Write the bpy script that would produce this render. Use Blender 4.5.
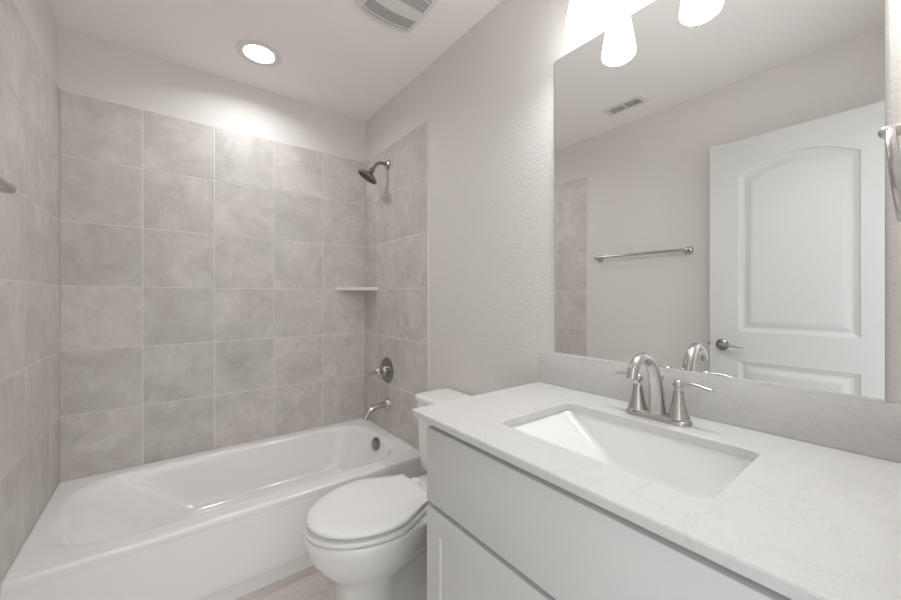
import bpy, bmesh, math, random
from mathutils import Vector, Matrix
random.seed(7)
sc = bpy.context.scene
for o in list(bpy.data.objects):
    bpy.data.objects.remove(o)
C = bpy.context.scene.collection
PI = math.pi

# ------------------------------------------------------------------ camera
cam_d = bpy.data.cameras.new('camera')
cam = bpy.data.objects.new('camera', cam_d); C.objects.link(cam)
cam.location = (0.4014, -2.4685, 1.195)
cam.rotation_euler = (math.radians(90), 0, math.radians(-37.4856))
cam_d.sensor_width = 36
cam_d.lens = 368.2136 * 36 / 901
cam_d.shift_y = -2.4 / 901
cam_d.clip_start = 0.01
sc.camera = cam

# ------------------------------------------------------------------ world, exposure
w = bpy.data.worlds.new('world'); sc.world = w; w.use_nodes = True
bg = w.node_tree.nodes['Background']
bg.inputs[0].default_value = (0.95, 0.972, 1.0, 1)
bg.inputs[1].default_value = 0.84            # even fill light added through the open doorway; no hallway is built
RECESS_E = 4.0
RECESS_W = 1.75
SHADE_E = 4.8
SHADE_W = 0.80
vs = sc.view_settings
vs.view_transform = 'Standard'; vs.look = 'None'; vs.gamma = 1.0
vs.use_curve_mapping = False
vs.exposure = 1.10
cy = sc.cycles
cy.use_denoising = True
cy.max_bounces = 24; cy.diffuse_bounces = 14; cy.glossy_bounces = 10
cy.sample_clamp_indirect = 6.0

# ------------------------------------------------------------------ materials
def srgb(r, g, b):
    f = lambda c: (c / 255 / 12.92) if c / 255 <= 0.04045 else ((c / 255 + 0.055) / 1.055) ** 2.4
    return (f(r), f(g), f(b), 1)

class NT:
    def __init__(s, name):
        s.m = bpy.data.materials.new(name); s.m.use_nodes = True
        s.t = s.m.node_tree; s.b = s.t.nodes['Principled BSDF']
    def n(s, kind, **kw):
        x = s.t.nodes.new(kind)
        for k, v in kw.items():
            if k.startswith('i_'):
                k = k[2:]; k = int(k) if k.isdigit() else k.replace('_', ' ')
                x.inputs[k].default_value = v
            else:
                setattr(x, k, v)
        return x
    def l(s, a, b): s.t.links.new(a, b)

def mat(name, col, rough=0.5, metal=0.0, noise=0.0, nscale=40, bump=0.0, bscale=200, spec=0.5, coat=0.0, aniso=0):
    t = NT(name); b = t.b
    b.inputs['Base Color'].default_value = col
    b.inputs['Roughness'].default_value = rough
    b.inputs['Metallic'].default_value = metal
    b.inputs['Specular IOR Level'].default_value = spec
    b.inputs['Coat Weight'].default_value = coat
    b.inputs['Coat Roughness'].default_value = 0.06
    tc = t.n('ShaderNodeTexCoord')
    n = t.n('ShaderNodeTexNoise', i_Scale=nscale, i_Detail=4.0)
    t.l(tc.outputs['Object'], n.inputs['Vector'])
    mx = t.n('ShaderNodeMix', data_type='RGBA')
    mx.inputs[6].default_value = tuple(c * (1 - noise) for c in col[:3]) + (1,)
    mx.inputs[7].default_value = tuple(min(1, c * (1 + noise)) for c in col[:3]) + (1,)
    t.l(n.outputs['Fac'], mx.inputs[0]); t.l(mx.outputs[2], b.inputs['Base Color'])
    if bump:
        n2 = t.n('ShaderNodeTexNoise', i_Scale=bscale, i_Detail=3.0)
        t.l(tc.outputs['Object'], n2.inputs['Vector'])
        bp = t.n('ShaderNodeBump', i_Strength=bump, i_Distance=0.002)
        t.l(n2.outputs['Fac'], bp.inputs['Height']); t.l(bp.outputs[0], b.inputs['Normal'])
    return t.m

M = {}
M['paint'] = mat('wall_paint', srgb(222, 218, 214), 0.75, noise=0.012, nscale=3, bump=0.9, bscale=120)
M['ceiling'] = mat('ceiling_paint', srgb(243, 239, 236), 0.85, noise=0.01, nscale=3, bump=0.2, bscale=90)
M['trim'] = mat('trim_paint', srgb(222, 222, 219), 0.4, noise=0.01)
M['door'] = mat('door_paint', srgb(207, 207, 205), 0.42, noise=0.008, nscale=10)
M['cabinet'] = mat('cabinet_paint', srgb(208, 208, 206), 0.38, noise=0.008, nscale=10)
M['grout'] = mat('grout', srgb(234, 230, 226), 0.9, noise=0.05, nscale=60)
M['caulk'] = mat('caulk', srgb(222, 220, 217), 0.5, noise=0.02)
M['acrylic'] = mat('white_acrylic', srgb(243, 243, 241), 0.13, noise=0.005, nscale=6, coat=0.3)
M['china'] = mat('white_china', srgb(240, 240, 237), 0.1, noise=0.005, nscale=6, coat=0.4)
M['basin'] = mat('basin_china', srgb(238, 238, 236), 0.12, noise=0.005, nscale=6, coat=0.3)
M['seat'] = mat('seat_plastic', srgb(242, 242, 240), 0.22, noise=0.005, nscale=6)
M['nickel'] = mat('brushed_nickel', srgb(196, 194, 190), 0.24, metal=1.0, noise=0.03, nscale=30)
M['nickel_dark'] = mat('dark_nickel', srgb(150, 149, 146), 0.27, metal=1.0, noise=0.05, nscale=50)
M['rubber'] = mat('dark_rubber', srgb(70, 70, 70), 0.6, noise=0.05)
M['dark'] = mat('painted_duct_shade', srgb(105, 103, 100), 0.8, noise=0.05)  # dark tone painted for the shade inside the air register
M['plastic'] = mat('white_plastic', srgb(222, 221, 218), 0.4, noise=0.01)
M['glass_edge'] = mat('mirror_edge', srgb(150, 156, 150), 0.2, metal=0.6, noise=0.01)
M['clear'] = mat('clear_plastic_clip', srgb(215, 215, 212), 0.2, noise=0.01)

def mirror_mat():
    t = NT('mirror_silver')
    t.b.inputs['Metallic'].default_value = 1.0
    t.b.inputs['Roughness'].default_value = 0.0
    tc = t.n('ShaderNodeTexCoord'); n = t.n('ShaderNodeTexNoise', i_Scale=2.0)
    t.l(tc.outputs['Object'], n.inputs['Vector'])
    r = t.n('ShaderNodeValToRGB')
    r.color_ramp.elements[0].color = (0.915, 0.925, 0.915, 1); r.color_ramp.elements[1].color = (0.925, 0.935, 0.925, 1)
    t.l(n.outputs['Fac'], r.inputs[0]); t.l(r.outputs[0], t.b.inputs['Base Color'])
    return t.m
M['mirror'] = mirror_mat()

def emit(name, col, e):
    t = NT(name)
    t.b.inputs['Base Color'].default_value = (0.9, 0.9, 0.9, 1)
    t.b.inputs['Emission Color'].default_value = col
    t.b.inputs['Emission Strength'].default_value = e
    t.b.inputs['Roughness'].default_value = 0.3
    return t.m
M['shade'] = emit('lit_frosted_shade', (0.95, 0.972, 1, 1), SHADE_E)
M['lens'] = emit('lit_recessed_lens', (0.95, 0.972, 1, 1), RECESS_E)

def tile_mat():
    t = NT('stone_look_wall_tile'); b = t.b
    tc = t.n('ShaderNodeTexCoord'); at = t.n('ShaderNodeAttribute', attribute_name='rnd')
    off = t.n('ShaderNodeVectorMath', operation='SCALE'); off.inputs[0].default_value = (13.1, 7.7, 9.3)
    t.l(at.outputs['Fac'], off.inputs['Scale'])
    ad = t.n('ShaderNodeVectorMath', operation='ADD')
    t.l(tc.outputs['Object'], ad.inputs[0]); t.l(off.outputs[0], ad.inputs[1])
    n1 = t.n('ShaderNodeTexNoise', i_Scale=6.0, i_Detail=9.0, i_Roughness=0.72, i_Distortion=0.5)
    n2 = t.n('ShaderNodeTexNoise', i_Scale=20.0, i_Detail=9.0, i_Roughness=0.75, i_Distortion=1.2)
    n3 = t.n('ShaderNodeTexNoise', i_Scale=2.2, i_Detail=5.0, i_Roughness=0.65, i_Distortion=1.2)
    for n in (n1, n2, n3): t.l(ad.outputs[0], n.inputs['Vector'])
    r1 = t.n('ShaderNodeValToRGB'); e = r1.color_ramp.elements
    e[0].position = 0.30; e[0].color = srgb(187, 181, 176)
    e[1].position = 0.70; e[1].color = srgb(218, 213, 208)
    t.l(n1.outputs['Fac'], r1.inputs[0])
    r2 = t.n('ShaderNodeValToRGB'); e = r2.color_ramp.elements
    e[0].position = 0.30; e[0].color = (0.80, 0.795, 0.79, 1)
    e[1].position = 0.58; e[1].color = (1, 1, 1, 1)
    t.l(n2.outputs['Fac'], r2.inputs[0])
    r3 = t.n('ShaderNodeValToRGB'); e = r3.color_ramp.elements
    e[0].position = 0.50; e[0].color = (0, 0, 0, 1)
    e[1].position = 0.66; e[1].color = (1, 1, 1, 1)
    t.l(n3.outputs['Fac'], r3.inputs[0])
    m1 = t.n('ShaderNodeMix', data_type='RGBA', blend_type='MULTIPLY')
    sc1 = t.n('ShaderNodeMath', operation='MULTIPLY_ADD'); sc1.inputs[1].default_value = 0.65; sc1.inputs[2].default_value = 0.35
    t.l(r3.outputs[0], sc1.inputs[0]); t.l(sc1.outputs[0], m1.inputs[0])
    t.l(r1.outputs[0], m1.inputs[6]); t.l(r2.outputs[0], m1.inputs[7])
    hv = t.n('ShaderNodeHueSaturation')
    vm = t.n('ShaderNodeMapRange'); vm.inputs[3].default_value = 0.95; vm.inputs[4].default_value = 1.06
    t.l(at.outputs['Fac'], vm.inputs[0]); t.l(vm.outputs[0], hv.inputs['Value'])
    t.l(m1.outputs[2], hv.inputs['Color']); t.l(hv.outputs[0], b.inputs['Base Color'])
    b.inputs['Roughness'].default_value = 0.42
    bp = t.n('ShaderNodeBump', i_Strength=0.15, i_Distance=0.002)
    t.l(n2.outputs['Fac'], bp.inputs['Height']); t.l(bp.outputs[0], b.inputs['Normal'])
    return t.m
M['tile'] = tile_mat()

def plank_mat():
    t = NT('wood_look_floor_tile'); b = t.b
    tc = t.n('ShaderNodeTexCoord'); at = t.n('ShaderNodeAttribute', attribute_name='rnd')
    off = t.n('ShaderNodeVectorMath', operation='SCALE'); off.inputs[0].default_value = (5.1, 3.7, 1.3)
    t.l(at.outputs['Fac'], off.inputs['Scale'])
    ad = t.n('ShaderNodeVectorMath', operation='ADD')
    t.l(tc.outputs['Object'], ad.inputs[0]); t.l(off.outputs[0], ad.inputs[1])
    mp = t.n('ShaderNodeMapping'); mp.inputs['Scale'].default_value = (3, 30, 3)
    t.l(ad.outputs[0], mp.inputs[0])
    n1 = t.n('ShaderNodeTexNoise', i_Scale=1.0, i_Detail=6.0, i_Distortion=0.8)
    t.l(mp.outputs[0], n1.inputs['Vector'])
    r1 = t.n('ShaderNodeValToRGB'); e = r1.color_ramp.elements
    e[0].position = 0.3; e[0].color = srgb(204, 196, 191)
    e[1].position = 0.72; e[1].color = srgb(226, 220, 215)
    t.l(n1.outputs['Fac'], r1.inputs[0])
    hv = t.n('ShaderNodeHueSaturation')
    vm = t.n('ShaderNodeMapRange'); vm.inputs[3].default_value = 0.92; vm.inputs[4].default_value = 1.05
    t.l(at.outputs['Fac'], vm.inputs[0]); t.l(vm.outputs[0], hv.inputs['Value'])
    t.l(r1.outputs[0], hv.inputs['Color']); t.l(hv.outputs[0], b.inputs['Base Color'])
    b.inputs['Roughness'].default_value = 0.45
    return t.m
M['plank'] = plank_mat()

def quartz_mat():
    t = NT('white_quartz'); b = t.b
    tc = t.n('ShaderNodeTexCoord')
    n0 = t.n('ShaderNodeTexNoise', i_Scale=5.0, i_Detail=6.0, i_Roughness=0.6, i_Distortion=1.5)
    n1 = t.n('ShaderNodeTexNoise', i_Scale=260.0, i_Detail=2.0)
    for n in (n0, n1): t.l(tc.outputs['Object'], n.inputs['Vector'])
    r = t.n('ShaderNodeValToRGB'); e = r.color_ramp.elements
    e[0].position = 0.46; e[0].color = srgb(211, 210, 208)
    e[1].position = 0.54; e[1].color = srgb(211, 210, 208)
    x = e.new(0.5); x.color = srgb(207, 206, 204)
    t.l(n0.outputs['Fac'], r.inputs[0])
    r2 = t.n('ShaderNodeValToRGB'); e = r2.color_ramp.elements
    e[0].position = 0.3; e[0].color = (0.92, 0.92, 0.91, 1); e[1].position = 0.5; e[1].color = (1, 1, 1, 1)
    t.l(n1.outputs['Fac'], r2.inputs[0])
    m = t.n('ShaderNodeMix', data_type='RGBA', blend_type='MULTIPLY'); m.inputs[0].default_value = 0.7
    t.l(r.outputs[0], m.inputs[6]); t.l(r2.outputs[0], m.inputs[7]); t.l(m.outputs[2], b.inputs['Base Color'])
    b.inputs['Roughness'].default_value = 0.22
    return t.m
M['quartz'] = quartz_mat()

def perforated_mat():
    t = NT('perforated_white_plastic'); b = t.b
    tc = t.n('ShaderNodeTexCoord')
    mp = t.n('ShaderNodeMapping'); mp.inputs['Rotation'].default_value = (0, 0, math.radians(45))
    t.l(tc.outputs['Object'], mp.inputs[0])
    v = t.n('ShaderNodeTexVoronoi', i_Scale=150.0, i_Randomness=0.0, voronoi_dimensions='2D')
    t.l(mp.outputs[0], v.inputs['Vector'])
    r = t.n('ShaderNodeValToRGB'); e = r.color_ramp.elements
    e[0].position = 0.36; e[0].color = srgb(122, 120, 117); e[1].position = 0.44; e[1].color = srgb(214, 212, 208)
    t.l(v.outputs['Distance'], r.inputs[0]); t.l(r.outputs[0], b.inputs['Base Color'])
    b.inputs['Roughness'].default_value = 0.6
    return t.m
M['perforated'] = perforated_mat()

# ------------------------------------------------------------------ helpers
def obj(name, bm, m, parent=None, smooth=False, loc=None, mats=None, recalc=True):
    if recalc:
        bmesh.ops.recalc_face_normals(bm, faces=bm.faces)
    me = bpy.data.meshes.new(name); bm.to_mesh(me); bm.free()
    for mm in (mats or [m]): me.materials.append(mm)
    if smooth is True:
        for p in me.polygons: p.use_smooth = True
    elif smooth:
        for p in me.polygons: p.use_smooth = True
        me.set_sharp_from_angle(angle=math.radians(smooth))
    o = bpy.data.objects.new(name, me); C.objects.link(o)
    if parent is not None:
        o.parent = parent
    if loc: o.location = loc
    return o

def thing(name, label, cat, loc=(0, 0, 0), group=None):
    o = bpy.data.objects.new(name, None); C.objects.link(o)
    o.location = loc; o.empty_display_size = 0.05
    o['label'] = label; o['category'] = cat
    if group: o['group'] = group
    return o

def tag(o, label, cat, group=None):
    o['label'] = label; o['category'] = cat
    if group: o['group'] = group
    return o

def struct(name, bm, m, parent=None, label=None, **k):
    o = obj(name, bm, m, parent, **k)
    if parent is None: o['kind'] = 'structure'
    if label: o['label'] = label
    return o

def bx(bm, x0, x1, y0, y1, z0, z1, bev=0.0, seg=2, org=(0, 0, 0)):
    t = bmesh.new()
    bmesh.ops.create_cube(t, size=1)
    for v in t.verts:
        v.co = Vector(((x0 + x1) / 2 + v.co.x * (x1 - x0), (y0 + y1) / 2 + v.co.y * (y1 - y0), (z0 + z1) / 2 + v.co.z * (z1 - z0))) - Vector(org)
    if bev:
        bmesh.ops.bevel(t, geom=list(t.edges), offset=bev, segments=seg, profile=0.5, affect='EDGES')
    merge(bm, t)
    return bm

def merge(bm, t, mtx=None):
    mp = {}
    for v in t.verts:
        mp[v] = bm.verts.new(mtx @ v.co if mtx else v.co)
    for f in t.faces:
        try:
            nf = bm.faces.new([mp[v] for v in f.verts]); nf.material_index = f.material_index; nf.smooth = f.smooth
        except ValueError: pass
    t.free()

def box(*a, **k): return bx(bmesh.new(), *a, **k)

def loft(bm, rings, cap0=True, cap1=True, closed=True):
    R = [[bm.verts.new(p) for p in r] for r in rings]
    n = len(R[0])
    for a, b in zip(R[:-1], R[1:]):
        for i in range(n if closed else n - 1):
            j = (i + 1) % n
            bm.faces.new((a[i], a[j], b[j], b[i]))
    def cap(r, fl):
        c = sum((v.co for v in r), Vector()) / len(r)
        cv = bm.verts.new(c)
        for i in range(n):
            j = (i + 1) % n
            bm.faces.new((r[j], r[i], cv) if not fl else (r[i], r[j], cv))
    if cap0: cap(R[0], False)
    if cap1: cap(R[-1], True)
    return R

def frame_of(d):
    d = Vector(d).normalized()
    u = Vector((0, 0, 1)) if abs(d.z) < 0.9 else Vector((0, 1, 0))
    a = d.cross(u).normalized(); b = a.cross(d).normalized()
    return a, b

def tube(bm, pts, rad, n=16, ref=None, cap=True):
    """pts along a path; rad: float, list of floats or list of (ra, rb)"""
    pts = [Vector(p) for p in pts]
    rings = []
    prev = None
    for i, p in enumerate(pts):
        d = (pts[min(i + 1, len(pts) - 1)] - pts[max(i - 1, 0)]).normalized()
        if ref is not None:
            a = Vector(ref); a = (a - d * a.dot(d)).normalized()
        elif prev is None:
            a, _ = frame_of(d)
        else:
            a = (prev - d * prev.dot(d)).normalized()
        b = d.cross(a).normalized(); prev = a
        r = rad[i] if isinstance(rad, (list, tuple)) else rad
        ra, rb = r if isinstance(r, (list, tuple)) else (r, r)
        rings.append([p + a * ra * math.cos(2 * PI * k / n) + b * rb * math.sin(2 * PI * k / n) for k in range(n)])
    loft(bm, rings, cap, cap)
    return bm

def lathe(bm, base, axis, prof, n=32, cap0=True, cap1=True):
    """prof: list of (radius, height along axis)"""
    base = Vector(base); ax = Vector(axis).normalized(); a, b = frame_of(ax)
    rings = [[base + ax * h + (a * math.cos(2 * PI * k / n) + b * math.sin(2 * PI * k / n)) * r for k in range(n)] for r, h in prof]
    loft(bm, rings, cap0, cap1)
    return bm

def rrect(x0, x1, y0, y1, r, z, m=10, k=8):
    """rounded rectangle, counter-clockwise, constant point count"""
    r = min(r, (x1 - x0) / 2 - 1e-4, (y1 - y0) / 2 - 1e-4)
    P = []
    cs = [(x1 - r, y1 - r, 0), (x0 + r, y1 - r, 90), (x0 + r, y0 + r, 180), (x1 - r, y0 + r, 270)]
    for q in range(4):
        cx, cy_, a0 = cs[q]
        arc = [Vector((cx + r * math.cos(math.radians(a0 + 90 * i / m)), cy_ + r * math.sin(math.radians(a0 + 90 * i / m)), z)) for i in range(m + 1)]
        P += arc
        nx, ny, na = cs[(q + 1) % 4]
        nxt = Vector((nx + r * math.cos(math.radians(na)), ny + r * math.sin(math.radians(na)), z))
        for i in range(1, k): P.append(arc[-1].lerp(nxt, i / k))
    return P

def smoothpath(pts, n=6):
    """Catmull-Rom through pts; each may be a tuple of any length"""
    pts = [tuple(map(float, p)) for p in pts]
    out = []
    P = [pts[0]] + pts + [pts[-1]]
    for i in range(1, len(P) - 2):
        for s in range(n):
            t = s / n
            out.append(tuple(0.5 * (2 * b + (c - a) * t + (2 * a - 5 * b + 4 * c - d) * t * t + (3 * b - a - 3 * c + d) * t ** 3)
                             for a, b, c, d in zip(P[i - 1], P[i], P[i + 1], P[i + 2])))
    out.append(pts[-1])
    return out

def tile_field(name, org, u, v, nrm, ul, vl, m, gm, gw=0.0037, depth=0.008, rec=0.0016, bev=0.0012, kind='structure'):
    """real tiles with grout joints between; ul, vl = joint positions along u and v"""
    org, u, v, nrm = map(Vector, (org, u, v, nrm))
    bm = bmesh.new(); lay = bm.faces.layers.float.new('rnd')
    P = lambda a, b, h: bm.verts.new(org + u * a + v * b + nrm * h)
    for a0, a1 in zip(ul[:-1], ul[1:]):
        for b0, b1 in zip(vl[:-1], vl[1:]):
            rv = random.random()
            g = gw / 2
            def ring(ins, h): return [P(a0 + ins, b0 + ins, h), P(a1 - ins, b0 + ins, h), P(a1 - ins, b1 - ins, h), P(a0 + ins, b1 - ins, h)]
            R = [ring(g, -rec - 0.001), ring(g, -bev), ring(g + bev, 0)]
            for p, q in zip(R[:-1], R[1:]):
                for i in range(4):
                    f = bm.faces.new((p[i], p[(i + 1) % 4], q[(i + 1) % 4], q[i])); f[lay] = rv
            f = bm.faces.new(R[-1]); f[lay] = rv
    # grout slab behind the tiles
    a0, a1, b0, b1 = ul[0], ul[-1], vl[0], vl[-1]
    lo = [P(a0, b0, -depth), P(a1, b0, -depth), P(a1, b1, -depth), P(a0, b1, -depth)]
    hi = [P(a0, b0, -rec), P(a1, b0, -rec), P(a1, b1, -rec), P(a0, b1, -rec)]
    for i in range(4):
        f = bm.faces.new((lo[i], lo[(i + 1) % 4], hi[(i + 1) % 4], hi[i])); f.material_index = 1
    f = bm.faces.new(hi); f.material_index = 1
    f = bm.faces.new(lo[::-1]); f.material_index = 1
    for f in bm.faces:
        f.normal_update()
    bmesh.ops.recalc_face_normals(bm, faces=[f for f in bm.faces if f.material_index == 1])
    for f in bm.faces:
        if f.material_index == 0:
            f.normal_update()
            if f.normal.dot(nrm) < -1e-4: f.normal_flip()
    o = obj(name, bm, None, mats=[m, gm], recalc=False)
    o['kind'] = kind
    return o

# ------------------------------------------------------------------ room shell
W = 1.524; XR = 1.530; XL = -0.006; YB = 0.006; YN = -2.49; H = 2.46; T = 0.1
struct('wall_back', box(XL - T, XR + T, YB, YB + T, -0.1, H + 0.1), M['paint'])
struct('wall_right', box(XR, XR + T, YN - 0.12, YB, -0.1, H + 0.1), M['paint'])
struct('wall_left', box(XL - T, XL, YN - 0.12, YB, -0.1, H + 0.1), M['paint'])
struct('ceiling', box(XL, XR, YN - 0.12, YB, H, H + 0.1), M['ceiling'])
DX0, DX1, DZ = 0.135, 0.90, 2.075
nb = bmesh.new()
bx(nb, XL, DX0 - 0.02, YN - 0.12, YN, 0, H); bx(nb, DX1 + 0.02, XR, YN - 0.12, YN, 0, H); bx(nb, DX0 - 0.02, DX1 + 0.02, YN - 0.12, YN, DZ + 0.02, H)
struct('wall_near', nb, M['paint'])
jb = bmesh.new()
bx(jb, DX0 - 0.02, DX0, YN - 0.12, YN, 0, DZ + 0.02); bx(jb, DX1, DX1 + 0.02, YN - 0.12, YN, 0, DZ + 0.02); bx(jb, DX0, DX1, YN - 0.12, YN, DZ, DZ + 0.02)
struct('trim_1', jb, M['trim'])
cs = bmesh.new()
for a, b, c, d in [(DX0 - 0.075, DX0 - 0.008, 0, DZ + 0.07), (DX1 + 0.008, DX1 + 0.045, 0, DZ + 0.07), (DX0 - 0.008, DX1 + 0.008, DZ + 0.008, DZ + 0.07)]:
    bx(cs, a, b, YN, YN + 0.014, c, d, bev=0.003)
struct('trim_2', cs, M['trim'])
# floor: wood-look tile planks
fl = struct('floor', box(XL, XR, YN - 0.12, YB, -0.1, -0.008), M['grout'])
fu = [XL, 0.31, 0.92, XR]
fv = [YN - 0.12 + 0.0] + [-0.84 - 0.12 * k for k in range(13, -1, -1)] + [-0.72, YB]
fv = [y for y in fv if y >= YN - 0.12]
tile_field('floor_tile', (0, 0, 0), (1, 0, 0), (0, 1, 0), (0, 0, 1), fu, fv, M['plank'], M['grout'], gw=0.003)

# tile surround: top edge 2.166, six courses
ZT = 2.166; P = 0.3053
rows = [ZT - P * k for k in range(6, -1, -1)]
tile_field('wall_back_tile', (0, 0, 0), (1, 0, 0), (0, 0, 1), (0, -1, 0), [0, 0.299, 0.611, 0.920, 1.222, W], rows, M['tile'], M['grout'], depth=0.0059)
tile_field('wall_right_tile', (W, 0, 0), (0, -1, 0), (0, 0, 1), (-1, 0, 0), [0.0, 0.188, 0.494, 0.800], rows, M['tile'], M['grout'], depth=0.0059)
tile_field('wall_left_tile', (0, 0, 0), (0, -1, 0), (0, 0, 1), (1, 0, 0), [0.0, 0.184, 0.512, 0.800], rows, M['tile'], M['grout'], depth=0.0059)
tb = bmesh.new()
bx(tb, W + 0.0005, XR, -0.806, -0.8002, ZT - 6 * P, ZT, bev=0.0015, seg=1)
bx(tb, XL, -0.0005, -0.806, -0.8002, ZT - 6 * P, ZT, bev=0.0015, seg=1)
struct('trim_3', tb, M['caulk'])

def baseboard(name, bm): return struct(name, bm, M['trim'])
bb = box(XR - 0.012, XR, -1.60, -0.812, 0, 0.09, bev=0.003); baseboard('baseboard_right', bb)
bb = box(XL, XL + 0.012, YN + 0.016, -0.812, 0, 0.09, bev=0.003); baseboard('baseboard_left', bb)

# ------------------------------------------------------------------ bathtub
RIM = 0.333
tub = thing('bathtub', 'white alcove bathtub with a sloped backrest under the grey tile surround', 'bathtub', (0.762, -0.39, 0))
TO = Vector((0.762, -0.39, 0))
def shift(rings): return [[Vector(p) - TO for p in r] for r in rings]
X0, X1, Y0, Y1 = 0.002, 1.522, -0.778, -0.002
rg = [
    rrect(X0, X1, Y0 + 0.001, Y1, 0.004, 0.298),
    rrect(X0, X1, Y0, Y1, 0.005, 0.302),
    rrect(X0, X1, Y0, Y1, 0.006, RIM - 0.011),
    rrect(X0, X1, Y0 + 0.003, Y1, 0.008, RIM - 0.003),
    rrect(X0 + 0.001, X1 - 0.001, Y0 + 0.010, Y1 - 0.001, 0.010, RIM),
]
top = dict(x0=0.050, x1=1.452, y0=-0.700, y1=-0.052, r=0.19)
def op(ix0, ix1, iy0, iy1, dr, z):
    return rrect(top['x0'] + ix0, top['x1'] - ix1, top['y0'] + iy0, top['y1'] - iy1, max(0.05, top['r'] + dr), z)
rg += [rrect(X0 + 0.010, X1 - 0.010, Y0 + 0.020, Y1 - 0.008, 0.03, RIM + 0.0002), op(-0.006, -0.006, -0.006, -0.006, 0.0, RIM + 0.0002), op(0, 0, 0, 0, 0.0, RIM), op(0.008, 0.003, 0.005, 0.004, 0, RIM - 0.001), op(0.018, 0.008, 0.011, 0.009, 0, RIM - 0.004),
       op(0.034, 0.014, 0.018, 0.014, 0, RIM - 0.011), op(0.050, 0.018, 0.024, 0.018, 0, RIM - 0.024), op(0.066, 0.021, 0.029, 0.021, 0, RIM - 0.045)]
for t_ in (0.2, 0.4, 0.6, 0.8):
    z = (RIM - 0.045) * (1 - t_) + 0.115 * t_
    rg.append(op(0.066 + 0.20 * t_, 0.021 + 0.035 * t_, 0.029 + 0.035 * t_, 0.021 + 0.035 * t_, 0.02 * t_, z))
rg += [op(0.278, 0.064, 0.070, 0.063, 0.02, 0.102), op(0.295, 0.074, 0.080, 0.073, 0.015, 0.088), op(0.325, 0.092, 0.100, 0.092, 0.0, 0.077), op(0.36, 0.118, 0.126, 0.118, -0.03, 0.071), op(0.42, 0.16, 0.17, 0.16, -0.09, 0.068), op(0.60, 0.3, 0.27, 0.26, -0.12, 0.066)]
bm = bmesh.new(); loft(bm, shift(rg), cap0=False, cap1=True)
obj('basin', bm, M['acrylic'], tub, smooth=50)
# apron: profile swept along x
prof = [(-0.7775, 0.3), (-0.779, 0.28), (-0.7985, 0.085), (-0.8005, 0.068), (-0.799, 0.060), (-0.792, 0.056), (-0.791, 0.050), (-0.791, 0.0), (-0.70, 0.0), (-0.70, 0.3)]
bm = bmesh.new()
rr_ = [[Vector((x, y, z)) - TO for y, z in prof] for x in (X0, X1)]
loft(bm, rr_, True, True)
obj('apron', bm, M['acrylic'], tub, smooth=35)
# overflow plate on the right end
nx = Vector((-1, 0, 0.2)).normalized()
bm = bmesh.new(); lathe(bm, Vector((1.432, -0.376, 0.286)) - TO, nx, [(0.034, -0.014), (0.038, 0.0), (0.040, 0.010), (0.039, 0.017), (0.034, 0.021), (0.012, 0.022)], n=32)
ovf = obj('overflow_plate', bm, M['nickel_dark'], tub, smooth=40)
bm = bmesh.new(); lathe(bm, Vector((1.431, -0.376, 0.286)) - TO + nx * 0.020, nx, [(0.005, 0), (0.006, 0.003), (0.004, 0.006)], n=16)
obj('screw', bm, M['nickel'], ovf, smooth=40)
bm = bmesh.new(); lathe(bm, Vector((1.25, -0.37, 0.066)) - TO, (0, 0, 1), [(0.032, 0), (0.034, 0.003), (0.024, 0.006), (0.020, 0.004)], n=32)
obj('drain', bm, M['nickel'], tub, smooth=40)
cb = bmesh.new()
bx(cb, 0, W, -0.005, -0.0005, RIM - 0.001, RIM + 0.003); bx(cb, 0.0005, 0.005, -0.778, -0.005, RIM - 0.001, RIM + 0.003); bx(cb, W - 0.005, W - 0.0005, -0.778, -0.005, RIM - 0.001, RIM + 0.003)
struct('trim_4', cb, M['caulk'])

# ------------------------------------------------------------------ shower fittings on the right tiled wall
YF = -0.345
sh = thing('showerhead', 'dark round shower head on a curved arm high on the tiled wall', 'shower head', (W, YF, 2.048))
SO = Vector((W, YF, 2.048))
bm = bmesh.new(); lathe(bm, (0, 0, 0), (-1, 0, 0), [(0.030, 0.0005), (0.031, 0.004), (0.024, 0.012), (0.013, 0.017)], n=28)
obj('wall_flange', bm, M['nickel'], sh, smooth=40)
ap = smoothpath([(-0.012, 0, 0), (-0.042, 0, 0.002), (-0.068, 0, -0.004), (-0.090, 0.001, -0.024), (-0.104, 0.004, -0.048)], 5)
bm = bmesh.new(); tube(bm, ap, 0.0105, n=18)
obj('arm', bm, M['nickel_dark'], sh, smooth=40)
hd = Vector((-0.45, 0.28, -0.84)).normalized()
hb = Vector((-0.104, 0.004, -0.046))
bm = bmesh.new(); lathe(bm, hb, hd, [(0.010, -0.004), (0.016, 0.0), (0.019, 0.010), (0.014, 0.020), (0.018, 0.026)], n=24)
obj('swivel_joint', bm, M['nickel_dark'], sh, smooth=40)
bm = bmesh.new(); lathe(bm, hb + hd * 0.024, hd, [(0.018, 0), (0.022, 0.006), (0.040, 0.014), (0.057, 0.024), (0.066, 0.033), (0.068, 0.040), (0.065, 0.045)], n=40)
hdo = obj('head', bm, M['nickel_dark'], sh, smooth=40)
bm = bmesh.new(); lathe(bm, hb + hd * 0.069, hd, [(0.060, 0), (0.058, 0.003), (0.03, 0.004)], n=40)
a_, b_ = frame_of(hd)
for rr2, nn in ((0.018, 8), (0.034, 14), (0.050, 20)):
    for k in range(nn):
        q = hb + hd * 0.072 + (a_ * math.cos(2 * PI * k / nn) + b_ * math.sin(2 * PI * k / nn)) * rr2
        lathe(bm, q, hd, [(0.0022, 0), (0.0015, 0.003)], n=6)
obj('spray_face', bm, M['rubber'], hdo, smooth=40)

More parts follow.
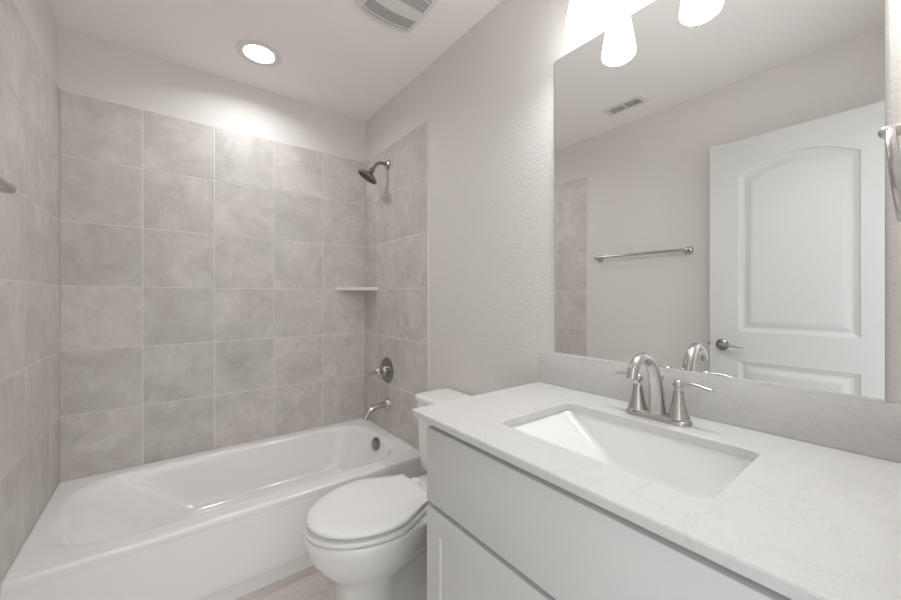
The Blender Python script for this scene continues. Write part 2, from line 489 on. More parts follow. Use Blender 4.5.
VZ = 0.727
vt = thing('shower_valve', 'round shower valve trim with a lever handle above the tub spout', 'valve', (W, -0.335, VZ))
bm = bmesh.new(); lathe(bm, (0, 0, 0), (-1, 0, 0), [(0.082, 0.0005), (0.083, 0.004), (0.078, 0.008), (0.060, 0.011), (0.050, 0.013), (0.040, 0.013)], n=48)
obj('escutcheon', bm, M['nickel_dark'], vt, smooth=40)
bm = bmesh.new(); lathe(bm, (-0.010, 0, 0), (-1, 0, 0), [(0.030, 0), (0.030, 0.012), (0.024, 0.018), (0.022, 0.040), (0.026, 0.046), (0.026, 0.056), (0.018, 0.064), (0.015, 0.078)], n=32)
hv_ = obj('handle', bm, M['nickel'], vt, smooth=40)
bm = bmesh.new(); tube(bm, smoothpath([(-0.070, 0, 0.0), (-0.082, -0.004, -0.003), (-0.098, -0.006, -0.005), (-0.122, -0.006, -0.003), (-0.130, -0.006, -0.002)], 5),
     [0.0165 - 0.007 * i / 20 for i in range(21)], n=16)
obj('lever', bm, M['nickel'], hv_, smooth=40)

sp = thing('tub_spout', 'curved brushed nickel tub spout below the shower valve', 'tub spout', (W, -0.350, 0.512))
bm = bmesh.new(); lathe(bm, (0, 0, 0), (-1, 0, 0), [(0.034, 0.0005), (0.034, 0.006), (0.026, 0.016), (0.020, 0.026)], n=32)
obj('wall_flange', bm, M['nickel'], sp, smooth=40)
pth = smoothpath([(-0.015, 0, 0), (-0.060, 0, -0.001), (-0.100, 0, -0.007), (-0.128, 0, -0.020), (-0.150, 0, -0.044), (-0.164, 0, -0.066)], 5)
rd = smoothpath([(0.021, 0.021), (0.019, 0.018), (0.019, 0.018), (0.021, 0.018), (0.021, 0.017), (0.020, 0.016)], 5)
bm = bmesh.new(); tube(bm, pth, [tuple(r) for r in rd], n=20, ref=(0, 1, 0))
so_ = obj('spout_body', bm, M['nickel'], sp, smooth=40)
bm = bmesh.new(); lathe(bm, (-0.122, 0, -0.002), (0, 0, 1), [(0.006, 0), (0.004, 0.008), (0.004, 0.016), (0.007, 0.020), (0.006, 0.026), (0.002, 0.028)], n=16)
obj('diverter_knob', bm, M['nickel'], so_, smooth=40)

# corner shelf
shf = bmesh.new()
a = [(W - 0.0005, -0.0005), (W - 0.214, -0.0005), (W - 0.206, -0.012), (W - 0.014, -0.196), (W - 0.0005, -0.203)]
loft(shf, [[Vector((x - W, y, z)) for x, y in a] for z in (0.0, 0.003, 0.018, 0.021)], True, True)
M['shelf'] = mat('honed_stone_shelf', srgb(226, 221, 216), 0.4, noise=0.04, nscale=30)
cs_ = obj('corner_shelf', shf, M['shelf'], loc=(W, 0, 1.245))
tag(cs_, 'small triangular stone tile shelf in the shower corner', 'shelf')

# ------------------------------------------------------------------ toilet
TC = -1.192
to = thing('toilet', 'white two-piece toilet with closed elongated lid between tub and vanity', 'toilet', (1.15, TC, 0))
TT = Vector((1.15, TC, 0))
NP = 56
def egg(xf, xb, xc, hw, hb_, z, pw=2.0, n=NP, tr=0.70):
    """outline: front tip xf, widest at xc (half width hw), flat-ish back at xb (half width hb_)"""
    pts = []
    half = []
    for i in range(n // 4 + 1):           # front tip -> widest
        a = (PI / 2) * i / (n // 4)
        half.append((xc - (xc - xf) * math.cos(a) ** (2 / pw), hw * math.sin(a) ** (2 / pw)))
    m = n // 4
    for i in range(1, m + 1):             # widest -> back
        t = i / m
        if t < 0.70:
            s = t / 0.70
            q = min(1.0, t / tr)
            half.append((xc + (xb - xc) * (s * 0.97), hw + (hb_ - hw) * (0.5 - 0.5 * math.cos(PI * q))))
        else:
            s = (t - 0.70) / 0.30
            half.append((xc + (xb - xc) * (0.97 + 0.03 * math.sin(s * PI / 2)), hb_ * (1 - s) if s > 0.3 else hb_ * (1 - 0.3 * s)))
    for x, y in half: pts.append(Vector((x, TC + y, z)) - TT)
    for x, y in half[-2:0:-1]: pts.append(Vector((x, TC - y, z)) - TT)
    return pts
bm = bmesh.new()
rings = [
    egg(0.872, 1.36, 0.985, 0.116, 0.092, 0.0, 2.8, tr=0.3),
    egg(0.870, 1.36, 0.985, 0.117, 0.092, 0.006, 2.8, tr=0.3),
    egg(0.876, 1.355, 0.985, 0.112, 0.078, 0.030, 2.8, tr=0.25),
    egg(0.880, 1.35, 0.985, 0.108, 0.066, 0.100, 2.7, tr=0.25),
    egg(0.878, 1.35, 0.985, 0.108, 0.066, 0.170, 2.6, tr=0.25),
    egg(0.866, 1.35, 0.995, 0.116, 0.074, 0.205, 2.4, tr=0.4),
    egg(0.832, 1.36, 1.01, 0.142, 0.092, 0.240, 2.2, tr=0.6),
    egg(0.795, 1.37, 1.02, 0.166, 0.110, 0.280, 2.1),
    egg(0.774, 1.38, 1.02, 0.180, 0.120, 0.320, 2.05),
    egg(0.766, 1.39, 1.02, 0.187, 0.126, 0.355, 2.0),
    egg(0.764, 1.39, 1.02, 0.189, 0.127, 0.374, 2.0),
    egg(0.769, 1.388, 1.02, 0.185, 0.124, 0.384, 2.0),
    egg(0.785, 1.38, 1.02, 0.170, 0.115, 0.386, 2.0),
]
loft(bm, rings, True, True)
# rear deck that carries the tank
t2 = bmesh.new(); loft(t2, [rrect(1.20, 1.50, TC - 0.10, TC + 0.10, 0.03, 0.30), rrect(1.19, 1.515, TC - 0.125, TC + 0.125, 0.035, 0.345), rrect(1.19, 1.518, TC - 0.132, TC + 0.132, 0.035, 0.378), rrect(1.195, 1.512, TC - 0.127, TC + 0.127, 0.035, 0.387)], True, True)
for v in t2.verts: v.co -= TT
merge(bm, t2)
bowl = obj('bowl', bm, M['china'], to, smooth=50)
for s in (-1, 1):
    bm = bmesh.new(); lathe(bm, Vector((1.16, TC + s * 0.112, 0.018)) - TT, (0, 0, 1), [(0.013, -0.018), (0.013, 0.006), (0.010, 0.014), (0.004, 0.017)], n=20)
    obj('bolt_cap', bm, M['plastic'], bowl, smooth=40)
# trapway relief on both sides
for s in (-1, 1):
    bm = bmesh.new()
    pp = smoothpath([(1.02, TC + s * 0.088, 0.20), (1.10, TC + s * 0.092, 0.26), (1.19, TC + s * 0.092, 0.27), (1.27, TC + s * 0.088, 0.21), (1.28, TC + s * 0.086, 0.12), (1.24, TC + s * 0.086, 0.04)], 5)
    tube(bm, [Vector(p) - TT for p in pp], [(0.022 if 2 < i < len(pp) - 3 else 0.014) for i in range(len(pp))], n=14)
    obj('trapway', bm, M['china'], bowl, smooth=60)
# seat
bm = bmesh.new()
S = dict(xb=1.235, xc=1.02)
loft(bm, [egg(0.775, 1.225, 1.02, 0.180, 0.118, 0.388), egg(0.768, 1.23, 1.02, 0.187, 0.122, 0.391), egg(0.765, 1.232, 1.02, 0.189, 0.124, 0.398), egg(0.769, 1.23, 1.02, 0.187, 0.122, 0.405), egg(0.80, 1.22, 1.02, 0.17, 0.11, 0.407)], True, True)
obj('seat', bm, M['seat'], to, smooth=50)
bm = bmesh.new()
loft(bm, [egg(0.784, 1.205, 1.02, 0.178, 0.114, 0.4155), egg(0.776, 1.212, 1.02, 0.184, 0.118, 0.418), egg(0.773, 1.216, 1.02, 0.187, 0.120, 0.424), egg(0.776, 1.214, 1.02, 0.184, 0.119, 0.431), egg(0.788, 1.206, 1.02, 0.173, 0.112, 0.435), egg(0.83, 1.18, 1.02, 0.14, 0.09, 0.437)], True, True)
for s in (-1, 1):
    bx(bm, 0.90, 0.93, TC + s * 0.10 - 0.008, TC + s * 0.10 + 0.008, 0.406, 0.417, org=TT)
obj('lid', bm, M['seat'], to, smooth=50)
for s in (-1, 1):
    bm = bmesh.new(); bx(bm, 1.205, 1.262, TC + s * 0.072 - 0.022, TC + s * 0.072 + 0.022, 0.386, 0.414, bev=0.006, seg=3, org=TT)
    obj('hinge', bm, M['seat'], to, smooth=50)
# tank
bm = bmesh.new()
tr = []
for z, x0, hw, r in [(0.383, 1.368, 0.155, 0.03), (0.386, 1.350, 0.178, 0.035), (0.402, 1.340, 0.196, 0.035), (0.46, 1.335, 0.201, 0.03), (0.60, 1.330, 0.205, 0.03), (0.70, 1.326, 0.208, 0.03), (0.708, 1.328, 0.206, 0.03)]:
    tr.append([p - TT for p in rrect(x0, 1.514, TC - hw, TC + hw, r, z)])
loft(bm, tr, True, True)
tank = obj('tank', bm, M['china'], to, smooth=50)
bm = bmesh.new()
tr = [[p - TT for p in rrect(1.322 + i, 1.516 - i * 0.3, TC - 0.214 + i, TC + 0.214 - i, 0.03, z)] for i, z in [(0.004, 0.707), (0.0, 0.711), (-0.003, 0.722), (-0.003, 0.733), (0.0, 0.738), (0.006, 0.741), (0.02, 0.7415)]]
loft(bm, tr, True, True)
obj('tank_lid', bm, M['china'], to, smooth=50)
bm = bmesh.new(); lathe(bm, Vector((1.337, TC + 0.14, 0.655)) - TT, (-1, 0, 0), [(0.014, 0), (0.014, 0.006), (0.009, 0.010), (0.008, 0.018)], n=20)
tube(bm, [Vector(p) - TT for p in smoothpath([(1.321, TC + 0.145, 0.655), (1.317, TC + 0.12, 0.654), (1.316, TC + 0.085, 0.648), (1.316, TC + 0.065, 0.645)], 4)], [(0.005, 0.008)] * 13, n=12)
obj('flush_lever', bm, M['nickel'], to, smooth=40)

# ------------------------------------------------------------------ vanity cabinet
CY0, CY1 = YN + 0.002, -1.606      # right end against the near wall, left end
FX = 0.992                          # face frame plane; fronts stand proud of it
vc = thing('vanity_cabinet', 'white shaker vanity cabinet with two doors under the quartz counter', 'vanity', ((FX + XR) / 2, (CY0 + CY1) / 2, 0))
VO = Vector(vc.location)
bm = bmesh.new()
bx(bm, FX + 0.018, XR - 0.014, CY0, CY1, 0.10, 0.70, org=VO)          # carcass (kept low so the basin is free)
bx(bm, FX + 0.018, XR - 0.002, CY1 - 0.016, CY1, 0.10, 0.853, org=VO)  # left side panel
bx(bm, FX + 0.018, XR - 0.002, CY0, CY0 + 0.016, 0.10, 0.853, org=VO)
bx(bm, XR - 0.014, XR - 0.002, CY0 + 0.016, CY1 - 0.016, 0.70, 0.853, org=VO)
bx(bm, FX + 0.07, XR - 0.01, CY0, CY1, 0.0, 0.10, org=VO)              # toe kick
obj('carcass', bm, M['cabinet'], vc)
bm = bmesh.new()
bx(bm, FX, FX + 0.018, CY1 - 0.04, CY1, 0.10, 0.853, org=VO); bx(bm, FX, FX + 0.018, CY0, CY0 + 0.04, 0.10, 0.853, org=VO)
bx(bm, FX, FX + 0.018, CY0 + 0.04, CY1 - 0.04, 0.805, 0.853, org=VO); bx(bm, FX, FX + 0.018, CY0 + 0.04, CY1 - 0.04, 0.60, 0.65, org=VO)
bx(bm, FX, FX + 0.018, CY0 + 0.04, CY1 - 0.04, 0.10, 0.14, org=VO)
obj('face_frame', bm, M['cabinet'], vc)
bm = bmesh.new(); bx(bm, FX - 0.020, FX - 0.0005, CY0 + 0.012, CY1 - 0.010, 0.6345, 0.836, bev=0.0016, org=VO)
obj('drawer_front', bm, M['cabinet'], vc, smooth=30)
YM = (CY0 + CY1 + 0.002) / 2
def shaker(y0, y1, z0, z1):
    bm = bmesh.new(); xf, xb = FX - 0.020, FX - 0.0005; s = 0.060
    P4 = lambda x, i: [Vector((x, y0 + i, z0 + i)) - VO, Vector((x, y1 - i, z0 + i)) - VO, Vector((x, y1 - i, z1 - i)) - VO, Vector((x, y0 + i, z1 - i)) - VO]
    loft(bm, [P4(xb, 0), P4(xf + 0.0015, 0), P4(xf, 0.0015), P4(xf, s), P4(xf + 0.0008, s + 0.0008), P4(xf + 0.0040, s + 0.0035)], True, True)
    return bm
obj('door', shaker(YM + 0.0015, CY1 - 0.010, 0.13, 0.6205), M['cabinet'], vc)
obj('door', shaker(CY0 + 0.012, YM - 0.0015, 0.13, 0.6205), M['cabinet'], vc)

# ------------------------------------------------------------------ countertop with undermount sink
CT, CB = 0.8755, 0.8535
KX0, KX1, KY0, KY1 = 0.955, XR - 0.0005, YN + 0.001, -1.561
SX0, SX1, SY0, SY1 = 1.072, 1.370, -2.256, -1.794
co = thing('countertop', 'white quartz vanity countertop around the rectangular sink', 'countertop', ((KX0 + KX1) / 2, (KY0 + KY1) / 2, CB))
KO = Vector(co.location)
bm = bmesh.new()
out = lambda i, z: [p - KO for p in rrect(KX0 + i, KX1 - i, KY0 + i, KY1 - i, 0.003, z)]
inn = lambda i, z: [p - KO for p in rrect(SX0 - i, SX1 + i, SY0 - i, SY1 + i, 0.018 + i, z)]
rings = [inn(0, CB), out(0.0065, CB), out(0.005, CB + 0.003), out(0, CT - 0.0025), out(0.002, CT), inn(0.002, CT), inn(0, CT - 0.002), inn(0, CB)]  # edge slanted inward below so it faces down and shades darker
loft(bm, rings, False, False)
bmesh.ops.remove_doubles(bm, verts=bm.verts, dist=1e-5)
obj('slab', bm, M['quartz'], co, smooth=30)
bs = box(XR - 0.0095, XR - 0.0005, KY0, KY1, CT + 0.0004, 0.987, bev=0.0015, org=(XR, KY1, CT))
bs_ = obj('backsplash', bs, M['quartz'], loc=(XR, KY1, CT), smooth=30)
tag(bs_, 'low quartz backsplash strip behind the faucet under the mirror', 'backsplash')

sk = thing('sink', 'white rectangular undermount basin sunk into the quartz countertop', 'sink', ((SX0 + SX1) / 2, (SY0 + SY1) / 2, CB))
KS = Vector(sk.location)
def sr(l, r_, f, b, rad, z):   # insets: left (+y), right (-y), front (-x), back (+x)
    return [p - KS for p in rrect(SX0 - 0.006 + f, SX1 + 0.006 - b, SY0 - 0.006 + r_, SY1 + 0.006 - l, rad, z)]
bm = bmesh.new()
rings = [sr(-0.02, -0.02, -0.02, -0.02, 0.04, CB - 0.016), sr(-0.02, -0.02, -0.02, -0.02, 0.04, CB - 0.0005), sr(0, 0, 0, 0, 0.034, CB - 0.0005), sr(0.004, 0.003, 0.003, 0.002, 0.034, CB - 0.004), sr(0.012, 0.006, 0.006, 0.004, 0.034, CB - 0.014)]
for t_ in (0.25, 0.5, 0.75, 1.0):
    rings.append(sr(0.012 + 0.125 * t_, 0.006 + 0.045 * t_, 0.006 + 0.030 * t_, 0.004 + 0.010 * t_, 0.034, CB - 0.014 - 0.092 * t_))
rings += [sr(0.155, 0.062, 0.044, 0.020, 0.036, CB - 0.119), sr(0.175, 0.085, 0.06, 0.036, 0.03, CB - 0.126), sr(0.20, 0.13, 0.09, 0.07, 0.02, CB - 0.129)]
loft(bm, rings, False, True)
obj('bowl', bm, M['basin'], sk, smooth=45)
bm = bmesh.new(); lathe(bm, Vector((1.225, -2.04, CB - 0.1288)) - KS, (0, 0, 1), [(0.030, 0), (0.031, 0.003), (0.024, 0.004), (0.018, 0.002)], n=32)
obj('drain', bm, M['nickel'], sk, smooth=40)

# ------------------------------------------------------------------ faucet
FXc, FYc = 1.430, -2.028
fa = thing('sink_faucet', 'brushed nickel two-handle faucet with gooseneck spout behind the basin', 'faucet', (FXc, FYc, CT))
bm = bmesh.new()
loft(bm, [rrect(-0.027 + i, 0.027 - i, -0.081 + i, 0.081 - i, 0.027 - i, z) for i, z in [(0, 0.0004), (0, 0.007), (0.002, 0.010), (0.004, 0.011), (0.006, 0.0155), (0.010, 0.017)]], True, True)
obj('base_plate', bm, M['nickel'], fa, smooth=40)
# tapering gooseneck: tube from the base plate over to the tip
sp_p = smoothpath([(0.000, 0, 0.014), (-0.002, 0, 0.045), (-0.008, 0, 0.085), (-0.020, 0, 0.122), (-0.044, 0, 0.154), (-0.076, 0, 0.169), (-0.108, 0, 0.164), (-0.128, 0, 0.147), (-0.135, 0, 0.128)], 6)
sp_r = smoothpath([(0.0225, 0.0225), (0.0195, 0.0190), (0.0170, 0.0165), (0.0150, 0.0148), (0.0135, 0.0135), (0.0125, 0.0125), (0.0120, 0.0120), (0.0120, 0.0120), (0.0125, 0.0125)], 6)
bm = bmesh.new(); tube(bm, sp_p, [tuple(r) for r in sp_r], n=24, ref=(0, 1, 0))
spo = obj('spout', bm, M['nickel'], fa, smooth=40)
bm = bmesh.new(); lathe(bm, (-0.1345, 0, 0.130), Vector((-0.28, 0, -1)), [(0.0125, 0), (0.0132, 0.002), (0.0132, 0.008), (0.0100, 0.010)], n=24)
obj('aerator', bm, M['nickel'], spo, smooth=40)
bm = bmesh.new(); lathe(bm, (0.024, 0, 0.012), (0, 0, 1), [(0.0025, 0), (0.0025, 0.085), (0.005, 0.088), (0.006, 0.094), (0.004, 0.100), (0.001, 0.102)], n=12)
obj('lift_rod', bm, M['nickel'], fa, smooth=40)
for s in (1, -1):
    bm = bmesh.new()
    lathe(bm, (0, s * 0.0508, 0.014), (0, 0, 1), [(0.0255, 0), (0.0255, 0.004), (0.0235, 0.008), (0.0195, 0.020), (0.0155, 0.036), (0.0130, 0.052), (0.0122, 0.064), (0.0105, 0.068), (0.0080, 0.071), (0.0085, 0.076), (0.0125, 0.080), (0.0130, 0.086), (0.0095, 0.094), (0.004, 0.097)], n=28)
    h = obj('handle', bm, M['nickel'], fa, smooth=40)
    bm = bmesh.new()
    tube(bm, smoothpath([(0.0, s * 0.052, 0.099), (-0.001, s * 0.072, 0.104), (-0.002, s * 0.092, 0.105), (-0.003, s * 0.112, 0.101), (-0.003, s * 0.124, 0.098), (-0.003, s * 0.129, 0.098)], 5),
         [tuple(r) for r in smoothpath([(0.0075, 0.0075), (0.0065, 0.0050), (0.0070, 0.0042), (0.0072, 0.0042), (0.0072, 0.0050), (0.003, 0.003)], 5)], n=16, ref=(1, 0, 0))
    obj('lever', bm, M['nickel'], h, smooth=40)

# ------------------------------------------------------------------ mirror
MY0, MY1, MZ0, MZ1 = -2.4135, -1.632, 0.992, 2.059
mi = thing('wall_mirror', 'large frameless wall mirror above the vanity backsplash', 'mirror', (XR, (MY0 + MY1) / 2, MZ0))
MO = Vector(mi.location)
bm = bmesh.new(); bx(bm, W, XR - 0.0005, MY0, MY1, MZ0, MZ1, org=MO)
for f in bm.faces:
    f.normal_update(); f.material_index = 0 if f.normal.x < -0.5 else 1
obj('glass', bm, None, mi, mats=[M['mirror'], M['glass_edge']])
bm = bmesh.new(); bx(bm, W - 0.0025, W - 0.0005, MY0 - 0.001, MY1 + 0.001, 0.9875, 0.9945, org=MO); bx(bm, W - 0.0005, XR - 0.001, MY0 - 0.001, MY1 + 0.001, 0.9875, 0.9915, org=MO)
obj('bottom_channel', bm, M['trim'], mi)
for y in (-1.877, -2.17):
    bm = bmesh.new(); bx(bm, W - 0.004, W - 0.0005, y - 0.011, y + 0.011, MZ1 - 0.010, MZ1 + 0.016, bev=0.001, org=MO); bx(bm, W - 0.0005, XR - 0.0002, y - 0.011, y + 0.011, MZ1 + 0.0005, MZ1 + 0.016, org=MO)
    obj('clip', bm, M['clear'], mi)

# ------------------------------------------------------------------ vanity light (three glass shades)
LY = (-1.817, -2.063, -2.309); LX = 1.420; LZ = 2.013
vl = thing('vanity_light', 'three-shade vanity light bar glowing above the mirror', 'light fixture', (XR, LY[1], 2.24))
LO = Vector(vl.location)
bm = bmesh.new(); bx(bm, XR - 0.022, XR - 0.0005, LY[1] - 0.09, LY[1] + 0.09, 2.185, 2.305, bev=0.006, org=LO)
obj('back_plate', bm, M['nickel'], vl, smooth=40)
bm = bmesh.new(); tube(bm, [Vector((XR - 0.045, LY[0] + 0.03, 2.245)) - LO, Vector((XR - 0.045, LY[2] - 0.03, 2.245)) - LO], 0.011, n=16)
for s in (-0.05, 0.05): tube(bm, [Vector((XR - 0.02, LY[1] + s, 2.245)) - LO, Vector((XR - 0.045, LY[1] + s, 2.245)) - LO], 0.009, n=14)
obj('bar', bm, M['nickel'], vl, smooth=40)
for y in LY:
    bm = bmesh.new(); tube(bm, [Vector(p) - LO for p in smoothpath([(XR - 0.045, y, 2.245), (XR - 0.075, y, 2.250), (LX, y, 2.240), (LX, y, 2.220), (LX, y, 2.205)], 5)], 0.008, n=14)
    obj('arm', bm, M['nickel'], vl, smooth=40)
    bm = bmesh.new(); lathe(bm, Vector((LX, y, 2.174)) - LO, (0, 0, 1), [(0.030, 0), (0.030, 0.012), (0.024, 0.030), (0.012, 0.040)], n=28)
    obj('socket_cap', bm, M['nickel'], vl, smooth=40)
    bm = bmesh.new(); lathe(bm, Vector((LX, y, LZ)) - LO, (0, 0, 1), [(0.030, 0.0), (0.044, 0.003), (0.051, 0.009), (0.054, 0.018), (0.053, 0.03), (0.0485, 0.06), (0.0435, 0.09), (0.0385, 0.12), (0.0345, 0.145), (0.032, 0.158), (0.028, 0.164)], n=36)
    sd_ = obj('shade', bm, M['shade'], vl, smooth=40)
    ld = bpy.data.lights.new('vanity_bulb', 'AREA'); ld.shape = 'DISK'; ld.size = 0.07; ld.energy = SHADE_W; ld.color = (0.95, 0.972, 1.0)
    lo_ = bpy.data.objects.new('vanity_bulb', ld); C.objects.link(lo_); lo_.parent = sd_; lo_.location = Vector((LX, y, LZ - 0.0015)) - LO

# ------------------------------------------------------------------ ceiling fittings
rl = thing('recessed_light', 'round lit recessed downlight in the ceiling over the tub', 'downlight', (0.776, -0.352, H))
bm = bmesh.new(); lathe(bm, (0, 0, 0), (0, 0, -1), [(0.106, 0.0005), (0.105, 0.003), (0.098, 0.0055), (0.086, 0.007), (0.074, 0.0065), (0.071, 0.001)], n=56, cap0=False, cap1=False)
obj('trim_ring', bm, M['plastic'], rl, smooth=40, recalc=False)
bm = bmesh.new(); lathe(bm, (0, 0, 0), (0, 0, -1), [(0.0705, 0.0008), (0.0705, 0.003), (0.066, 0.0042), (0.03, 0.0046)], n=48)
obj('lens', bm, M['lens'], rl, smooth=40)
ld = bpy.data.lights.new('downlight_lamp', 'AREA'); ld.shape = 'DISK'; ld.size = 0.11; ld.energy = RECESS_W; ld.spread = math.radians(155)
ld.color = (0.95, 0.972, 1.0)
lo_ = bpy.data.objects.new('downlight_lamp', ld); C.objects.link(lo_); lo_.parent = rl; lo_.location = (0, 0, -0.0075)

ef = thing('exhaust_fan_grille', 'white bowed exhaust fan grille with two perforated bands', 'exhaust fan', (1.175, -1.085, H))
def fan_z(x, y):   # bowed cover, lowest in the middle
    u = x / 0.135; v = y / 0.14
    return -0.010 - 0.016 * (1 - min(1, u * u) * 0.55) * (1 - min(1, v * v) * 0.75)
def fan_y(x, s):   # bow of the y edges
    return s * (0.118 + 0.026 * (1 - (x / 0.132) ** 2))
bm = bmesh.new(); NXX, NYY = 20, 20
G = []
for i in range(NXX + 1):
    x = -0.132 + 0.264 * i / NXX
    G.append([bm.verts.new((x, (-1 + 2 * j / NYY) * fan_y(x, 1), fan_z(x, (-1 + 2 * j / NYY) * 0.14))) for j in range(NYY + 1)])
for i in range(NXX):
    for j in range(NYY): bm.faces.new((G[i][j], G[i + 1][j], G[i + 1][j + 1], G[i][j + 1]))
ed = [G[i][0] for i in range(NXX + 1)] + [G[NXX][j] for j in range(1, NYY + 1)] + [G[i][NYY] for i in range(NXX - 1, -1, -1)] + [G[0][j] for j in range(NYY - 1, 0, -1)]
lo = [bm.verts.new((v.co.x * 1.02, v.co.y * 1.02, -0.0005)) for v in ed]
for k in range(len(ed)): bm.faces.new((ed[k], ed[(k + 1) % len(ed)], lo[(k + 1) % len(ed)], lo[k]))
obj('cover', bm, M['plastic'], ef, smooth=40)
for s in (1, -1):
    bm = bmesh.new(); n = 24; rowsv = []
    for a, lift in ((0.030, 0.0), (0.0305, 0.0012), (0.052, 0.0012), (0.078, 0.0012), (0.102, 0.0012), (0.1025, 0.0)):
        rv = []
        for i in range(n + 1):
            x = -0.112 + 0.224 * i / n
            y = s * (a + 0.014 * (1 - (x / 0.112) ** 2) * (a / 0.08))
            rv.append(bm.verts.new((x, y, fan_z(x, y * 1.0) - lift)))
        rowsv.append(rv)
    for p, q in zip(rowsv[:-1], rowsv[1:]):
        for i in range(n): bm.faces.new((p[i], p[i + 1], q[i + 1], q[i]))
    obj('perforated_band', bm, M['perforated'], ef, smooth=40)
    bm = bmesh.new(); pts = []
    for i in range(n + 1):
        x = -0.112 + 0.224 * i / n; a = 0.089
        y = s * (a + 0.014 * (1 - (x / 0.112) ** 2) * (a / 0.08))
        pts.append((x, y, fan_z(x, y) - 0.002))
    tube(bm, pts, 0.0022, n=8); obj('rib', bm, M['plastic'], ef, smooth=40)

ar = thing('air_register', 'small white two-section air register in the ceiling, seen in the mirror', 'vent', (0.258, -1.243, H))
bm = bmesh.new()
fx, fy = 0.056, 0.130
for a in [(-fx, -0.041, -fy, fy), (0.041, fx, -fy, fy), (-0.041, 0.041, -fy, -0.100), (-0.041, 0.041, 0.100, fy), (-0.041, 0.041, -0.008, 0.008)]:
    bx(bm, *a, -0.007, -0.0005)
obj('frame', bm, M['plastic'], ar)
bm = bmesh.new(); bx(bm, -0.041, 0.041, -0.100, 0.100, -0.0016, -0.0006); obj('duct_shade_plate', bm, M['dark'], ar)  # flat dark plate in place of the shaded duct behind the louvers
for s in (-1, 1):
    bm = bmesh.new()
    for k in range(5):
        x = -0.032 + 0.016 * k
        t = bmesh.new(); bx(t, -0.0056, 0.0056, -0.046, 0.046, -0.0005, 0.0005)
        merge(bm, t, Matrix.Translation((x, s * 0.054, -0.0048)) @ Matrix.Rotation(math.radians(10), 4, 'Y'))
    obj('louvers', bm, M['plastic'], ar)

# ------------------------------------------------------------------ towel bar on the left wall
def post(bm, base, ax, r=0.026, l=0.056):
    lathe(bm, base, ax, [(r, 0.0005), (r, 0.005), (r * 0.82, 0.009), (r * 0.45, 0.013), (r * 0.36, 0.030), (r * 0.36, l - 0.02), (r * 0.55, l - 0.012), (r * 0.58, l), (r * 0.50, l + 0.010), (r * 0.2, l + 0.014)], n=28)
tbr = thing('towel_bar', 'long brushed nickel towel bar on the left wall beside the door', 'towel bar', (XL, -1.22, 1.498))
for y in (0.305, -0.305):
    bm = bmesh.new(); post(bm, (0, y, 0), (1, 0, 0)); obj('post', bm, M['nickel'], tbr, smooth=40)
bm = bmesh.new(); tube(bm, [(0.060, 0.312, 0), (0.060, -0.312, 0)], 0.0100, n=18); obj('bar', bm, M['nickel'], tbr, smooth=40)

# ------------------------------------------------------------------ towel ring on the near wall
tr_ = thing('towel_ring', 'brushed nickel towel ring hanging beside the right edge of the mirror', 'towel ring', (1.36, YN, 1.473))
bm = bmesh.new(); post(bm, (0, 0, 0), (0, 1, 0), r=0.018, l=0.062); obj('post', bm, M['nickel'], tr_, smooth=40)
bm = bmesh.new(); R_ = 0.074; tilt = math.radians(5); pts = []
for k in range(48):
    a = 2 * PI * k / 48
    pts.append(Vector((R_ * math.sin(a), 0.062 - math.sin(tilt) * R_ * (1 - math.cos(a)), -R_ * (1 - math.cos(a)) * math.cos(tilt))))
rings = []
for k in range(48):
    d = (pts[(k + 1) % 48] - pts[k - 1]).normalized(); c = Vector((0, 0.062 - math.sin(tilt) * R_, -R_ * math.cos(tilt)))
    a = (pts[k] - c).normalized(); b = d.cross(a).normalized()
    rings.append([pts[k] + a * 0.0065 * math.cos(2 * PI * j / 12) + b * 0.0065 * math.sin(2 * PI * j / 12) for j in range(12)])
loft(bm, rings + [rings[0]], False, False); bmesh.ops.remove_doubles(bm, verts=bm.verts, dist=1e-6)
obj('ring', bm, M['nickel'], tr_, smooth=40)

# ------------------------------------------------------------------ open door (stands along the left wall, seen in the mirror)
d0 = bpy.data.objects.new('door_1', None); C.objects.link(d0); d0.location = (0.1375, -2.448, 0.0); d0['kind'] = 'structure'
d0['label'] = 'white two-panel arch-top door standing open along the left wall'
DO = Vector(d0.location)
DYa, DYb, DZ0, DZ1 = -2.444, -1.690, 0.010, 2.058
XF = 0.155; XBk = 0.120
def arch(y0, y1, z0, z1, rise, i, n=16):
    """panel outline inset by i, arched top (rise 0 = straight)"""
    a0, a1, b0, b1 = y0 + i, y1 - i, z0 + i, z1 - i
    pts = [(a0, b0)] + [(a0 + (a1 - a0) * k / n, b0) for k in range(1, n)] + [(a1, b0)]
    for k in range(n + 1):
        t = k / n; u = 2 * t - 1
        pts.append((a1 + (a0 - a1) * t, b1 + rise * (1 - u * u)))
    return pts
panels = [(-2.276, -1.824, 1.008, 1.866, 0.070), (-2.276, -1.824, 0.215, 0.846, 0.0)]
bm = bmesh.new()
def V(x, p): return bm.verts.new(Vector((x, p[0], p[1])) - DO)
edges = []
outer = [V(XF, p) for p in [(DYa, DZ0), (DYb, DZ0), (DYb, DZ1), (DYa, DZ1)]]
for k in range(4): edges.append(bm.edges.new((outer[k], outer[(k + 1) % 4])))
steps = [(0.0, 0.0), (0.004, -0.006), (0.012, -0.009), (0.020, -0.013), (0.030, -0.013), (0.050, -0.003), (0.058, -0.001), (0.062, -0.001)]
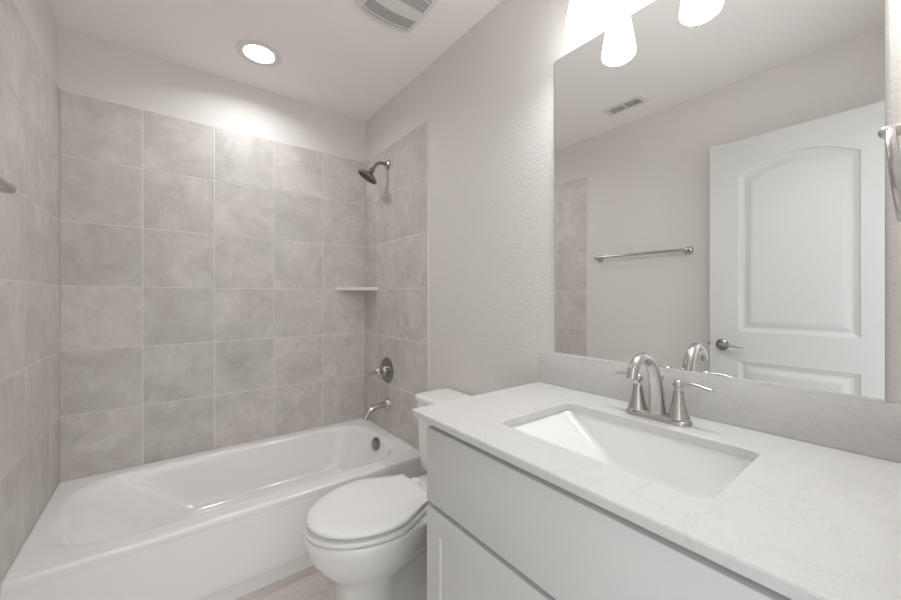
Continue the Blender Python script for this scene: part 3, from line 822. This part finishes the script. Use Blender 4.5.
for pn in panels:
    rg_ = []
    for i, dx in steps: rg_.append([V(XF + dx, p) for p in arch(*pn[:4], pn[4] * (1 - i * 1.2), i)])
    n = len(rg_[0])
    for k in range(n): edges.append(bm.edges.new((rg_[0][k], rg_[0][(k + 1) % n])))
    for p, q in zip(rg_[:-1], rg_[1:]):
        for k in range(n): bm.faces.new((p[k], p[(k + 1) % n], q[(k + 1) % n], q[k]))
    c = bm.verts.new(sum((v.co for v in rg_[-1]), Vector()) / n)
    for k in range(n): bm.faces.new((rg_[-1][k], rg_[-1][(k + 1) % n], c))
bmesh.ops.triangle_fill(bm, use_beauty=True, use_dissolve=False, edges=edges, normal=(1, 0, 0))
bk = [V(XBk, p) for p in [(DYa, DZ0), (DYb, DZ0), (DYb, DZ1), (DYa, DZ1)]]
for k in range(4): bm.faces.new((outer[k], outer[(k + 1) % 4], bk[(k + 1) % 4], bk[k]))
bm.faces.new(bk)
obj('door_slab', bm, M['door'], d0, smooth=25)
hz, hy_ = 0.930, -1.752
bm = bmesh.new(); lathe(bm, Vector((XF, hy_, hz)) - DO, (1, 0, 0), [(0.031, -0.0005), (0.032, 0.004), (0.030, 0.010), (0.022, 0.014), (0.012, 0.017), (0.011, 0.042), (0.013, 0.047), (0.012, 0.060), (0.006, 0.063)], n=32)
dh = obj('door_handle', bm, M['nickel_dark'], d0, smooth=40)
bm = bmesh.new(); tube(bm, [Vector(p) - DO for p in smoothpath([(XF + 0.052, hy_ + 0.004, hz), (XF + 0.054, hy_ - 0.03, hz + 0.001), (XF + 0.053, hy_ - 0.07, hz + 0.001), (XF + 0.050, hy_ - 0.105, hz - 0.002)], 5)], [(0.006, 0.010 - 0.004 * i / 15) for i in range(16)], n=14, ref=(1, 0, 0))
obj('lever', bm, M['nickel'], dh, smooth=40)
bm = bmesh.new(); bx(bm, XF - 0.030, XF - 0.006, DYb - 0.0005, DYb + 0.0015, hz - 0.028, hz + 0.028, org=DO); bx(bm, XF - 0.024, XF - 0.012, DYb + 0.001, DYb + 0.011, hz - 0.008, hz + 0.008, bev=0.002, org=DO)
obj('latch', bm, M['nickel_dark'], d0)
for z in (0.25, 1.03, 1.82):
    bm = bmesh.new(); lathe(bm, Vector((XF + 0.004, DYa - 0.006, z - 0.045)) - DO, (0, 0, 1), [(0.0055, 0), (0.0055, 0.09)], n=14)
    obj('hinge', bm, M['nickel'], d0, smooth=40)
